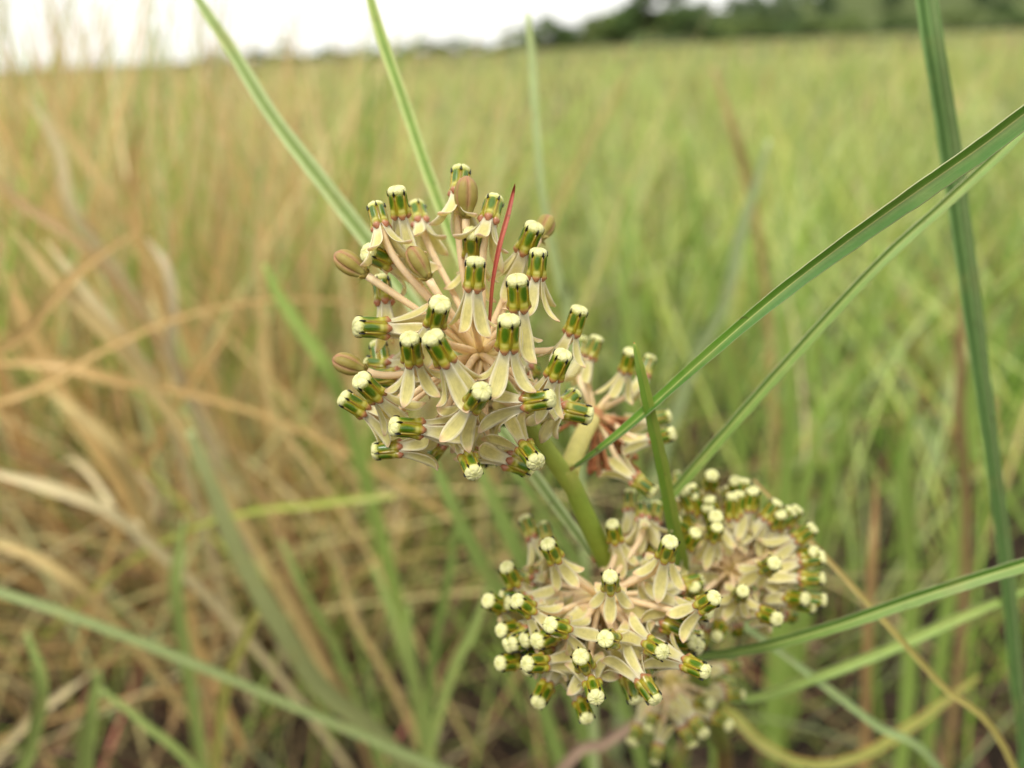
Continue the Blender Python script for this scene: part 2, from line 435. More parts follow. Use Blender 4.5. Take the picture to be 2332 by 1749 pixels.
def litter():
    n = 5200
    b = scatter(n, 0.22, 1.6, 0.9); b[:, 2] = rng.uniform(0.0, 0.03, n)
    c = BROWNS[rng.integers(0, len(BROWNS), n)] * (0.2 + 0.7 * rng.random(n))[:, None]
    s = b[:, 0] / b[:, 1]
    straw = rng.random(n) < np.clip(0.35 - s * 0.9, 0.1, 0.75)
    c = np.where(straw[:, None], STRAWS[rng.integers(0, len(STRAWS), n)] * rng.uniform(0.25, 0.85, n)[:, None], c)
    h = rng.uniform(0.01, 0.07, n)
    m = blade_mesh('grass_litter', b, h, rng.random(n) * 6.28, rng.uniform(1.0, 4.0, n), rng.uniform(0.9, 1.2, n), rng.uniform(0.0014, 0.0038, n), c, c * 0.9, 6, rng.uniform(0.3, 0.9, n))
    tag(link('grass_litter', m), 'dead brown grass lying matted on the soil', 'litter', kind='stuff')
litter()

def thatch():
    # tangled dry grass on the left, leaning every way
    n = 3200
    y = rng.uniform(0.5, 1.5, n); x = -y * (0.16 + 1.1 * rng.random(n) ** 1.3) - 0.02
    b = np.stack([x, y, rng.uniform(-0.004, 0.05, n)], -1)
    c = STRAWS[rng.integers(0, len(STRAWS), n)] * rng.uniform(0.55, 1.15, n)[:, None]
    c = np.where(rng.random((n, 1)) < 0.16, BROWNS[rng.integers(0, len(BROWNS), n)], c)
    h = rng.uniform(0.08, 0.33, n)
    m = blade_mesh('dry_thatch', b, h, rng.random(n) * 6.28, rng.uniform(0.3, 2.0, n), rng.uniform(0.9, 1.35, n), rng.uniform(0.002, 0.0052, n), c, c * 0.95, 9, rng.uniform(0.0, 0.4, n), 0.31)
    tag(link('dry_thatch', m), 'tangled mass of dry tan grass beside the milkweed', 'grass', kind='stuff')
thatch()

def tall_straw():
    # taller dry stems on the left that stand up against the sky
    n = 900
    y = rng.uniform(0.55, 1.4, n); x = -y * (0.03 + 0.75 * rng.random(n) ** 0.8)
    b = np.stack([x, y, np.full(n, -0.004)], -1)
    mix_ = rng.random((n, 1))
    c = np.where(mix_ < 0.65, STRAWS[rng.integers(0, len(STRAWS), n)], GREENS[rng.integers(0, len(GREENS), n)]) * rng.uniform(0.75, 1.05, n)[:, None]
    h = rng.uniform(0.40, 0.62, n) * (0.85 + 0.25 * np.clip(-x / y / 0.5, 0, 1))
    m = blade_mesh('tall_straw', b, h, rng.random(n) * 6.28, rng.uniform(0.05, 0.6, n), rng.uniform(1.0, 1.9, n), rng.uniform(0.003, 0.006, n), c, c, 9, rng.uniform(0, 0.2, n), 0.45)
    tag(link('tall_straw', m), 'tall dry grass stems standing up against the white sky', 'grass', kind='stuff')
tall_straw()

def lush():
    # broader fresh blades right of the milkweed
    n = 800
    y = rng.uniform(0.64, 1.8, n); x = y * rng.uniform(-0.4, 0.8, n)
    b = np.stack([x, y, np.full(n, -0.004)], -1)
    pal = np.array([lin(126, 166, 52), lin(152, 184, 84), lin(104, 148, 44), lin(170, 190, 128), lin(178, 186, 84), lin(140, 172, 96), lin(196, 168, 104), lin(160, 128, 84)])
    c = pal[rng.choice(len(pal), n, p=[.2, .18, .18, .14, .1, .1, .06, .04])] * rng.uniform(0.75, 1.1, n)[:, None]
    h = rng.uniform(0.16, 0.38, n)
    m = blade_mesh('lush_grass', b, h, rng.random(n) * 6.28, rng.uniform(0.08, 1.0, n), rng.uniform(1.0, 1.6, n), rng.uniform(0.003, 0.0075, n), c, c * 0.8 + 0.2 * STRAWS[4], 9, rng.uniform(0, 0.25, n), 0.3)
    tag(link('lush_grass', m), 'broad fresh green grass growing beyond the long leaves', 'grass', kind='stuff')
lush()

def young():
    # thin young blades and dead stems standing on the open soil in front
    n = 420
    y = rng.uniform(0.33, 0.62, n); x = (rng.random(n) * 2 - 1) * (0.75 * y + 0.05)
    b = np.stack([x, y, np.full(n, -0.004)], -1)
    pal = np.array([lin(130, 158, 60), lin(156, 176, 86), lin(116, 140, 56), lin(150, 160, 110), lin(190, 160, 108), lin(150, 112, 84), lin(170, 104, 84)])
    c = pal[rng.choice(len(pal), n, p=[.26, .2, .16, .1, .12, .1, .06])] * rng.uniform(0.7, 1.05, n)[:, None]
    h = rng.uniform(0.05, 0.2, n)
    m = blade_mesh('young_grass', b, h, rng.random(n) * 6.28, rng.uniform(0.2, 1.5, n), rng.uniform(0.9, 1.5, n), rng.uniform(0.0016, 0.0042, n), c, c * 0.9, 9, rng.uniform(0, 0.25, n), 0.25)
    tag(link('young_grass', m), 'thin young grass and dead stems on the open soil', 'grass', kind='stuff')
young()

# ------------------------------------------------------------------ blades and leaves that can be told apart
def strap(rows, colf, fold=0.5, twist=0.0, n=40, thick=0.00022, face=None):
    """a keeled leaf along rows of (x,y,z,width); colf(u,t) gives its colour"""
    S = spline(rows, n); mb = MB(); rings = []
    pts = [Vector(s[:3]) for s in S]; length = 0
    for i, p in enumerate(pts):
        t = (pts[min(i + 1, n - 1)] - pts[max(i - 1, 0)]).normalized()
        view = (face if face is not None else (CAM_LOC - p)).normalized()
        nrm = (view - t * view.dot(t)).normalized()
        sd_ = t.cross(nrm)
        a = twist if not callable(twist) else twist(i / (n - 1))
        nr = nrm * math.cos(a) + sd_ * math.sin(a); sd_ = t.cross(nr)
        w = max(S[i][3], 0.00005) * 0.5 * (1 + 0.05 * math.sin(i * 1.7 + pts[0].x * 900) * math.sin(i * 0.61 + 2)); tt = i / (n - 1)
        if i: length += (p - pts[i - 1]).length
        us = (-1, -0.9, -0.5, -0.1, 0, 0.1, 0.5, 0.9, 1)
        cf, sf = math.cos(fold), math.sin(fold)
        up = []; lo = []; cu = []; cl = []; uu = []; ul = []
        th = thick * min(1, w / 0.0006)
        for u in us:
            q = p + sd_ * (u * w * cf) + nr * (abs(u) * w * sf)
            k = th * (0.35 if abs(u) > 0.95 else (2.0 if abs(u) < 0.13 else 1.0))
            up.append(q + nr * th * 0.5); lo.append(q - nr * k)
            cu.append(colf(u, tt)); cl.append(colf(u, tt))
            uu.append((u * 4, length * 1000, 0)); ul.append((u * 4, length * 1000, 3))
        rings.append((up + lo[::-1], cu + cl[::-1], uu + ul[::-1]))
    mb.loft(rings)
    return mb

def px_rows(rows):
    """(px,py,depth,width in px) -> (x,y,z,width in metres)"""
    r = []
    for px, py, d, w in rows:
        p = at(px, py, d); r.append((p.x, p.y, p.z, w / F * d))
    return r

def lying(rows):
    """carry the last row on and let it sink into the thatch it lies on"""
    a = Vector(rows[-2][:3]); b = Vector(rows[-1][:3]); w = rows[-1][3]; d = (b - a).normalized(); r = list(rows)
    for k, dz in ((0.04, 0.006), (0.09, 0.025), (0.15, 0.06)):
        q = b + d * k - Vector((0, 0, dz)); r.append((q.x, q.y, max(q.z, -0.004), w * (1 - k * 2)))
        if q.z < 0: break
    return r

def to_ground(rows, reach=0.05):
    """carry the last row on, bending down, to the soil"""
    a = Vector(rows[-2][:3]); b = Vector(rows[-1][:3]); w = rows[-1][3]
    d = (b - a).normalized(); z = b.z
    if d.z > -0.35: d.z = -0.35; d.normalize()
    r = list(rows); k = min(1.0, reach / 0.05)
    hx = Vector((d.x, d.y, 0))
    for f, g in ((0.3, 0.26), (0.62, 0.42), (1.0, 0.5)):
        q = b + hx * (g * z * 0.8 * k); r.append((q.x, q.y, z * (1 - f) - (0.004 if f == 1.0 else 0), w))
    return r

def two_tone(c_mid, c_half, c_edge, c_tip=None, tip_at=0.9, both=None):
    def f(u, t):
        c = c_half if (both is None or u < 0) else both
        if abs(u) > 0.85: c = c_edge
        if abs(u) < 0.15: c = c_mid
        if c_tip is not None: c = mixc(c, c_tip, (t - tip_at) / max(1e-3, 1 - tip_at) if tip_at >= 0 else 0)
        return c
    return f

def hero(name, label, cat, rows, cmid, chalf, cedge, fold=0.45, twist=0.0, both=None, group=None, reach=0.05, mat=None, tipc=None, n=46, lie=False):
    r = lying(px_rows(rows)) if lie else to_ground(px_rows(rows), reach)
    def colf(u, t):
        c = two_tone(cmid, chalf, cedge, both=both)(u, t)
        if tipc is not None: c = mixc(tipc, c, t / 0.35)
        return c
    base = Vector(r[-1][:3]); base.z = 0
    mb = strap(r, colf, fold, twist, n)
    o = mb.build(name, mat or M_LEAF, None, True, Matrix.Translation(-base)); o.location = base
    return tag(o, label, cat, group)

G_PALE = lin(178, 194, 140); G_MID = lin(128, 158, 76); G_DEEP = lin(92, 130, 56); G_GLAU = lin(150, 172, 128); G_YEL = lin(168, 176, 74)
S_TAN = lin(214, 188, 124); S_PALE = lin(218, 202, 154); S_ORG = lin(210, 174, 108); S_BRN = lin(184, 152, 102); S_GREY = lin(200, 186, 150)

hero('grass_shoot', 'thick upright blade, dark green and pale green halves, crossed by the long milkweed leaves', 'grass blade',
     [(2095, -120, .150, 60), (2128, 100, .152, 66), (2165, 330, .158, 66), (2206, 620, .165, 62), (2250, 950, .174, 48), (2292, 1270, .185, 44), (2318, 1560, .197, 40), (2330, 1800, .21, 38)],
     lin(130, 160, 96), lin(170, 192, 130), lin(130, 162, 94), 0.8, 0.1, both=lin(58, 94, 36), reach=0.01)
hero('grass_shoot', 'grey green blade arching low across the dry litter', 'grass blade',
     [(-90, 1320, .23, 22.1), (150, 1398, .235, 22.9), (420, 1502, .245, 22.1), (700, 1622, .26, 20.4), (1000, 1752, .28, 22.1), (1100, 1810, .29, 22.1)],
     lin(150, 162, 104), lin(132, 146, 86), lin(142, 156, 96), 0.3)
hero('grass_shoot', 'broad pale green blade slanting through the straw above the dark soil', 'grass blade',
     [(430, 980, .28, 20), (480, 1100, .285, 36), (545, 1265, .295, 42), (640, 1430, .31, 46), (735, 1570, .33, 46), (880, 1690, .36, 42)],
     lin(164, 168, 112), lin(150, 158, 98), lin(158, 162, 106), 0.35)
hero('grass_shoot', 'short yellow green shoot propped against a broad pale blade', 'grass blade',
     [(592, 1370, .315, 14), (560, 1450, .325, 24), (515, 1560, .345, 26)], G_YEL, lin(160, 166, 76), S_TAN, 0.3)
hero('grass_shoot', 'thin pale green blade standing straight up behind the flower head', 'grass blade',
     [(1202, 30, .20, 12), (1212, 140, .203, 20), (1222, 300, .207, 20), (1240, 470, .213, 20), (1275, 650, .222, 22), (1300, 780, .23, 22)],
     lin(188, 202, 140), lin(176, 194, 124), lin(188, 200, 140), 0.35, reach=0.02)
hero('grass_shoot', 'soft grey green blade leaning across the meadow beyond the long leaves', 'grass blade',
     [(1752, 318, .36, 10), (1690, 520, .38, 26), (1650, 690, .40, 26), (1570, 850, .43, 28)], G_PALE, lin(164, 180, 120), G_PALE, 0.3)
hero('grass_shoot', 'thin straw stalk leaning past the flower head with two long leaves', 'grass stalk',
     [(1716, 1092, .152, 6), (1850, 1236, .153, 13), (1990, 1388, .156, 15), (2140, 1556, .163, 16), (2310, 1748, .175, 16)],
     lin(190, 176, 98), lin(176, 172, 88), lin(196, 172, 112), 0.4, tipc=lin(206, 176, 118))
hero('grass_shoot', 'narrow green blade slanting down under the lower long leaf', 'grass blade',
     [(1690, 1420, .185, 14), (1850, 1540, .19, 18), (1990, 1648, .197, 19), (2150, 1770, .21, 19)], G_PALE, lin(140, 170, 86), G_PALE, 0.35)
hero('grass_shoot', 'dry brown stalk standing upright in the green grass', 'grass stalk',
     [(1996, 1080, .30, 2), (1992, 1180, .305, 14), (1986, 1280, .31, 20), (1975, 1480, .335, 22), (1968, 1749, .38, 22)], lin(190, 158, 104), lin(182, 148, 98), lin(176, 144, 96), 0.2, reach=0.01)
hero('grass_shoot', 'curled leaf with orange rusty edge low in the grass', 'grass blade',
     [(2230, 1540, .30, 8.4), (2080, 1650, .295, 21.0), (1960, 1722, .29, 22.4), (1850, 1742, .29, 22.4), (1740, 1700, .295, 21.0), (1655, 1620, .305, 18.2), (1600, 1640, .33, 16.8)],
     lin(132, 146, 62), lin(122, 140, 58), lin(176, 140, 70), 0.3, both=lin(150, 144, 64))
hero('grass_shoot', 'bright light green blade rising from the straw beside the lowest buds', 'grass blade',
     [(600, 600, .30, 10), (640, 680, .305, 28), (700, 770, .312, 34), (752, 850, .32, 34), (800, 980, .34, 34)], lin(176, 196, 104), lin(156, 184, 84), lin(168, 190, 100), 0.3)
hero('grass_shoot', 'yellow green blade lying almost level under the big flower head', 'grass blade',
     [(900, 1130, .33, 10), (800, 1138, .33, 17), (690, 1152, .335, 17), (580, 1164, .345, 14)], G_YEL, lin(160, 172, 80), G_YEL, 0.3, lie=True)
for i, rows in enumerate([
        [(60, 1440, .27, 12), (95, 1560, .275, 30), (70, 1700, .29, 32), (40, 1800, .30, 32)],
        [(225, 1530, .28, 12), (208, 1620, .285, 30), (196, 1760, .30, 32)],
        [(640, 1230, .33, 10), (690, 1340, .335, 20), (760, 1470, .35, 22)],
        [(930, 1380, .30, 10), (935, 1480, .305, 22), (960, 1640, .32, 24), (985, 1780, .335, 24)],
        [(850, 1290, .32, 10), (900, 1420, .325, 26), (950, 1580, .335, 28), (985, 1740, .35, 28)],
        [(1120, 1300, .27, 10), (1080, 1430, .275, 24), (1020, 1560, .285, 26)],
        [(420, 1180, .36, 10), (400, 1330, .365, 30), (420, 1480, .38, 30)],
        [(230, 1570, .26, 10), (330, 1650, .265, 18), (450, 1760, .275, 20)]]):
    hero('grass_shoot', 'green blade growing out of the litter below the straw', 'grass blade', rows, lin(158, 172, 96), lin(140, 160, 84), lin(150, 166, 92), 0.35,
         group='green blades growing out of the litter')
for i, rows in enumerate([
        [(985, 1040, .24, 14), (1030, 1150, .245, 30), (1090, 1270, .255, 34), (1160, 1400, .27, 34)],
        [(1075, 1030, .26, 14), (1120, 1130, .265, 34), (1180, 1260, .275, 38), (1235, 1370, .29, 38)],
        [(1150, 1040, .23, 14), (1200, 1110, .235, 26), (1260, 1200, .245, 28), (1330, 1330, .26, 28)],
        [(1045, 1150, .3, 12), (1020, 1320, .32, 22), (985, 1500, .35, 24)]]):
    hero('grass_shoot', 'soft green blade rising below the big flower head', 'grass blade', rows, lin(158, 178, 96), lin(134, 160, 78), lin(146, 168, 90), 0.35,
         group='green blades below the big flower head')
for i, rows in enumerate([
        [(2010, 560, .40, 12), (1960, 800, .43, 26), (1900, 1060, .47, 30), (1850, 1300, .52, 30)],
        [(1560, 300, .5, 12), (1600, 560, .53, 28), (1660, 820, .57, 30), (1690, 1050, .62, 30)],
        [(1770, 700, .42, 14), (1800, 900, .44, 34), (1790, 1100, .47, 36)],
        [(2250, 620, .40, 12), (2215, 900, .43, 30), (2190, 1150, .46, 32)],
        [(1430, 420, .5, 12), (1425, 700, .53, 26), (1440, 950, .57, 28)],
        [(2080, 900, .36, 12), (2060, 1080, .38, 34), (2075, 1290, .41, 36)],
        [(1890, 900, .4, 12), (1830, 1130, .43, 30), (1800, 1380, .48, 32)]]):
    hero('grass_shoot', 'upright green blade standing in the meadow behind the long leaves', 'grass blade', rows, lin(166, 186, 98), lin(138, 170, 74), lin(154, 178, 90), 0.4,
         group='upright blades behind the long leaves')
hero('grass_shoot', 'reddish brown stalk leaning in the green meadow', 'grass stalk',
     [(1622, 150, .55, 8), (1668, 290, .56, 20), (1700, 400, .58, 20), (1725, 520, .6, 18)], lin(190, 168, 108), lin(184, 160, 102), lin(184, 162, 106), 0.2)
hero('grass_shoot', 'brown dry stalk beside the thick upright blade', 'grass stalk',
     [(2195, 560, .36, 2), (2190, 760, .37, 18), (2185, 950, .39, 22), (2200, 1150, .42, 22)], lin(166, 140, 96), lin(154, 128, 84), lin(160, 134, 92), 0.2)
hero('dead_twig', 'pale brown twig lying slanted under the lowest flowers', 'twig',
     [(1560, 1560, .27, 26), (1470, 1632, .265, 34), (1380, 1692, .262, 38), (1270, 1765, .26, 40)], lin(176, 152, 130), lin(164, 140, 118), lin(156, 130, 108), 0.9)
tangle = [
    ([(25, 520, .30, 30), (127, 639, .31, 52), (253, 770, .325, 58), (345, 885, .34, 50)], S_TAN),
    ([(345, 505, .31, 26), (203, 597, .31, 36), (118, 686, .31, 38), (60, 755, .315, 40), (-60, 840, .33, 40)], S_ORG),
    ([(100, 545, .33, 20), (177, 639, .335, 38), (270, 762, .345, 44), (359, 880, .36, 42), (402, 1010, .38, 36)], S_PALE),
    ([(330, 540, .36, 18), (380, 610, .36, 34), (394, 703, .365, 36), (388, 810, .375, 34), (430, 905, .39, 30)], S_GREY),
    ([(95, 875, .32, 36), (181, 943, .325, 50), (270, 1027, .335, 54), (306, 1115, .35, 48)], S_TAN),
    ([(-60, 826, .34, 40), (127, 829, .34, 44), (253, 863, .345, 42), (430, 895, .36, 30)], S_ORG),
    ([(-60, 1066, .30, 44), (105, 1108, .305, 48), (235, 1158, .315, 44), (330, 1230, .33, 40)], S_PALE),
    ([(588, 760, .34, 14), (599, 830, .345, 24), (616, 922, .352, 24), (658, 998, .36, 22), (722, 1082, .37, 20)], S_TAN),
    ([(545, 700, .36, 20), (500, 780, .365, 28), (452, 845, .37, 28)], S_ORG),
    ([(-60, 930, .30, 30), (40, 900, .30, 36), (130, 860, .31, 34), (230, 800, .32, 26)], S_ORG),
    ([(60, 220, .42, 26), (130, 330, .43, 40), (160, 470, .44, 44), (240, 580, .46, 42)], S_PALE),
    ([(70, 120, .5, 20), (150, 300, .52, 36), (260, 460, .54, 36), (360, 620, .57, 34)], S_TAN),
    ([(-60, 1230, .33, 34), (60, 1260, .335, 38), (170, 1330, .345, 34), (240, 1400, .36, 30)], S_TAN),
    ([(300, 1060, .36, 18), (350, 1130, .365, 26), (330, 1190, .37, 28), (270, 1180, .375, 26), (240, 1130, .39, 22)], S_PALE),
    ([(200, 1540, .33, 22), (130, 1590, .335, 32), (60, 1650, .345, 30)], S_PALE),
    ([(470, 1300, .37, 16), (490, 1420, .38, 28), (470, 1560, .40, 30)], S_BRN),
    ([(610, 1120, .40, 16), (640, 1260, .41, 30), (690, 1400, .43, 32), (760, 1540, .46, 30)], S_BRN),
    ([(770, 1290, .40, 14), (800, 1400, .41, 26), (870, 1520, .43, 28)], S_TAN),
    ([(480, 180, .55, 12), (520, 380, .57, 34), (500, 560, .6, 36), (540, 720, .63, 34)], S_TAN),
    ([(330, 250, .5, 14), (300, 420, .52, 36), (330, 600, .54, 36), (420, 760, .57, 32)], S_ORG),
    ([(-40, 380, .4, 30), (60, 470, .41, 40), (190, 560, .42, 38), (300, 690, .44, 34)], S_BRN),
    ([(20, 620, .38, 26), (60, 740, .385, 44), (150, 900, .40, 44), (260, 1090, .42, 40)], S_ORG),
    ([(610, 380, .5, 14), (590, 560, .52, 30), (600, 740, .54, 30)], S_TAN),
]
KINDS = {S_TAN: 'tan', S_PALE: 'pale cream', S_ORG: 'orange tan', S_BRN: 'brown', S_GREY: 'greyish'}
for rows, c in tangle:
    rows = [(a, b, d + 0.03, w * (0.62 if i else 0.12)) for i, (a, b, d, w) in enumerate(rows)]
    hero('dry_grass_shoot', 'dry %s grass blade in the tangle beside the milkweed' % KINDS[c], 'grass blade', rows, mixc(c, S_PALE, 0.25), c, mixc(c, S_BRN, 0.2), 0.3,
         group='dry %s blades tangled beside the milkweed' % KINDS[c], mat=M_LEAF, lie=True)

# ------------------------------------------------------------------ the milkweed
MM = 0.001
C_CREAM = lin(224, 221, 158); C_CREAM2 = lin(200, 202, 112)
C_GREEN = lin(74, 108, 12); C_OLIVE = lin(154, 146, 32); C_BROWNL = lin(126, 92, 20); C_PINK = lin(180, 116, 88); C_BLACK = (0.006, 0.005, 0.004)
C_PET_E = lin(250, 243, 216); C_PET_M = lin(232, 224, 152); C_PET_B = lin(246, 242, 212); C_PET_T = lin(236, 200, 168)
C_PED = lin(250, 222, 178); C_PED2 = lin(236, 214, 144); C_UMB = lin(214, 190, 108)

def petal_mesh(k):
    r = random.Random(100 + k); mb = MB()
    Ln = 6.6 * r.uniform(0.9, 1.06); n = 16; m = 9
    a0, a1, a2 = R(r.uniform(2, 9)), R(r.uniform(14, 40)), R(r.uniform(55, 125))
    x, z = 0.80, 0.1; cl = []
    for i in range(n):
        t = i / (n - 1)
        ang = a0 + (a1 - a0) * min(1, t / 0.7) ** 1.6 + (a2 - a1) * max(0, (t - 0.62) / 0.38) ** 1.4
        cl.append((x, z, ang)); x += math.sin(ang) * Ln / (n - 1); z -= math.cos(ang) * Ln / (n - 1)
    sk = r.uniform(-0.35, 0.35); cup = r.uniform(0.10, 0.22)
    rings = []
    for i, (x, z, ang) in enumerate(cl):
        t = i / (n - 1)
        w = (0.62 + 0.38 * sstep(0.05, 0.6, t)) * 1.02
        if t > 0.62: w *= max(0.0, 1 - ((t - 0.62) / 0.39) ** 2.2) ** 0.75
        w = max(w, 0.05)
        nx, nz_ = math.cos(ang), math.sin(ang)     # outward normal of the reflexed face
        up = []; lo = []; cu = []; cl2 = []; uu = []
        for j in range(m):
            u = -1 + 2 * j / (m - 1)
            lift = cup * w * (abs(u) ** 1.8) - 0.05 * (1 - abs(u)) * (1 if t > 0.15 else 0)
            yy = u * w + sk * t * t * 0.8
            th = 0.11 * (1 - 0.6 * abs(u) ** 3)
            up.append(((x + nx * lift) * MM, yy * MM, (z + nz_ * lift) * MM))
            lo.append(((x + nx * (lift - th)) * MM, yy * MM, (z + nz_ * (lift - th)) * MM))
            c = mixc(C_PET_M, C_PET_B, sstep(0.38, 0.02, t)) if t < 0.4 else C_PET_M
            c = mixc(c, C_PET_E, sstep(0.62, 0.9, abs(u)))
            c = mixc(c, C_PET_T, sstep(0.82, 1.0, t) * 0.8)
            cu.append(c); cl2.append(mixc(c, C_PET_E, 0.25)); uu.append((u * 3, t * 5, 0))
        rings.append((up + lo[::-1], cu + cl2[::-1], uu + uu[::-1]))
    mb.loft(rings)
    return mb.mesh('petal', M_PETAL)

def hood_mesh():
    """one hood panel, bulging outward, pink lobe at its foot and a green window above"""
    mb = MB(); rings = []; n = 20; m = 18
    for i in range(n):
        t = i / (n - 1); z = -0.42 + 3.95 * t
        if t < 0.14: rc, hw, hd = 1.02, 0.24 + 0.32 * sstep(0, 0.14, t), 0.16 + 0.38 * sstep(0, 0.12, t)
        else:
            q = (t - 0.14) / 0.86
            rc = 1.02 - 0.19 * q; hw = 0.58 - 0.03 * math.sin(q * 3.1) - 0.02 * q; hd = 0.52 - 0.16 * sstep(0.0, 0.28, q) + 0.07 * sstep(0.3, 0.75, q)
        if t > 0.93: hw *= 0.7; hd *= 0.6
        pts = []; cols = []
        for k in range(m):
            a = 2 * math.pi * k / m; ca, sa = math.cos(a), math.sin(a)
            pts.append(((rc + hd * ca) * MM, hw * sa * MM, z * MM))
            front = max(0, ca)
            c = mixc(C_OLIVE, lin(150, 148, 34), t)
            c = mixc(c, C_PINK, sstep(0.27, 0.1, t) * 0.95)
            gr = sstep(1.0, 0.55, math.hypot((t - 0.67) / 0.33, abs(sa) / 1.05)) * (1 if ca > 0 else 0)
            c = mixc(c, C_GREEN, gr)
            if 0.3 < t < 0.4: c = mixc(c, lin(214, 208, 110), 0.5 * front)  # small wet gleam below the green window, painted into the colour
            cols.append(c)
        rings.append((pts, cols))
    mb.loft(rings)
    return mb.mesh('hood', M_HOOD)

def column_mesh():
    """the flower's core: centre column with five ridges that end in black tips, and the calyx"""
    mb = MB()
    for zz in [0]:
        rings = []
        for z, r in ((-0.7, 0.45), (-0.45, 0.62), (-0.2, 0.72), (0.4, 0.8), (2.0, 0.85), (3.4, 0.9)):
            c = mixc(C_PED2, C_OLIVE, sstep(-0.3, 0.3, z))
            rings.append(([(math.cos(a) * r * MM, math.sin(a) * r * MM, z * MM) for a in np.linspace(0, 2 * math.pi, 14, endpoint=False)], [c] * 14))
        mb.loft(rings)
    for k in range(5):
        ph = 2 * math.pi * k / 5; er = Vector((math.cos(ph), math.sin(ph), 0)); et = Vector((-math.sin(ph), math.cos(ph), 0))
        rings = []
        for z, ro, hw in ((0.15, 1.10, 0.36), (0.7, 1.26, 0.36), (1.5, 1.32, 0.27), (2.4, 1.30, 0.2), (3.05, 1.28, 0.13)):
            c = mixc(C_OLIVE, lin(190, 160, 40), 0.5); cb = mixc(C_OLIVE, C_BROWNL, sstep(0.4, 2.4, z) * 0.9)
            p0 = er * 0.7 + Vector((0, 0, z))
            pts = [p0 - et * hw * 1.5, er * (ro - 0.1) + Vector((0, 0, z)) - et * hw * 0.8, er * ro + Vector((0, 0, z)) - et * 0.05, er * ro + Vector((0, 0, z)) + et * 0.05,
                   er * (ro - 0.1) + Vector((0, 0, z)) + et * hw * 0.8, p0 + et * hw * 1.5]
            rings.append(([p * MM for p in pts], [c, c, cb, cb, c, c]))
        mb.loft(rings)
        rings = []
        for z, hw, ro in ((2.86, 0.10, 1.33), (3.1, 0.12, 1.37), (3.35, 0.085, 1.38), (3.66, 0.02, 1.33)):
            b = er * ro + Vector((0, 0, z))
            rings.append(([p * MM for p in (b - et * hw - er * 0.18, b - et * hw * 0.6 + er * 0.03, b + et * hw * 0.6 + er * 0.03, b + et * hw - er * 0.18)], [C_BLACK] * 4))
        mb.loft(rings)
    return mb.mesh('flower', M_HOOD)

def crown_mesh():
    """cream cap with five lobes, a scalloped skirt and star grooves"""
    mb = MB(); n = 50; prof = []
    for i in range(13):
        q = i / 12
        if q < 0.45: prof.append((1.19 + 0.11 * math.sin(q / 0.45 * math.pi * 0.85), 2.98 + 0.72 * (q / 0.45)))
        else:
            w = (q - 0.45) / 0.55 * math.pi / 2
            prof.append((1.235 * math.cos(w) ** 0.95 if w < 1.55 else 0.03, 3.70 + 0.5 * math.sin(w)))
    rings = []; rr = random.Random(5)
    for i, (r, z) in enumerate(prof):
        pts = []; cols = []
        for k in range(n):
            a = 2 * math.pi * k / n
            lobe = abs(math.cos(2.5 * a))              # 0 midway between the tips, 1 at a tip
            notch = max(0, math.cos(5 * a)) ** 6
            r2 = r * (1 - 0.07 * notch * (1 if i < 9 else 0.3))
            z2 = z
            if i < 5:
                sc = 0.5 + 0.5 * math.cos(15 * a)
                z2 += (0.5 * notch + 0.2 * sc * (1 - notch)) * (1 - i / 5.0)
            else:
                groove = max(0, math.cos(5 * a)) ** 10 + 0.5 * max(0, math.cos(5 * a + math.pi)) ** 14
                z2 -= 0.13 * groove * math.sin((i - 5) / 8 * math.pi)
            if i == 12: z2 -= 0.07
            z2 += rr.uniform(-0.03, 0.03); r2 *= 1 + rr.uniform(-0.02, 0.02)
            pts.append((math.cos(a) * r2 * MM, math.sin(a) * r2 * MM, z2 * MM))
            c = mixc(lin(206, 208, 116), C_CREAM2, sstep(0, 3, i)); c = mixc(c, C_CREAM, sstep(1.5, 5, i))
            if i > 5: c = mixc(c, lin(204, 206, 120), 0.6 * max(0, math.cos(5 * a)) ** 8)
            if i >= 11: c = mixc(c, lin(206, 206, 120), 0.5)
            cols.append(c)
        rings.append((pts, cols))
    mb.loft(rings)
    return mb.mesh('crown', M_CROWN)

def bud_petal_mesh():
    mb = MB(); n = 12; m = 10; rings = []
    for i in range(n):
        t = i / (n - 1); z = -0.1 + 4.9 * t
        Rr = 1.5 * (0.55 + 0.45 * sstep(0, 0.45, t)) * (max(0.02, 1 - max(0, (t - 0.55) / 0.46) ** 2.4) ** 0.6)
        pts = []; cols = []
        for k in range(m):
            a = 2 * math.pi * k / m
            pts.append(((0.60 * Rr + 0.44 * Rr * math.cos(a)) * MM, 0.50 * Rr * math.sin(a) * MM, z * MM))
            c = mixc(lin(172, 158, 74), lin(192, 176, 98), t)
            c = mixc(c, lin(214, 158, 124), sstep(0.55, 0.95, abs(math.sin(a))) * 0.6 + sstep(0.75, 1, t) * 0.7)
            if t < 0.2: c = mixc(c, lin(196, 190, 110), 0.5)
            cols.append(c)
        rings.append((pts, cols))
    mb.loft(rings)
    return mb.mesh('petal', M_PETAL)

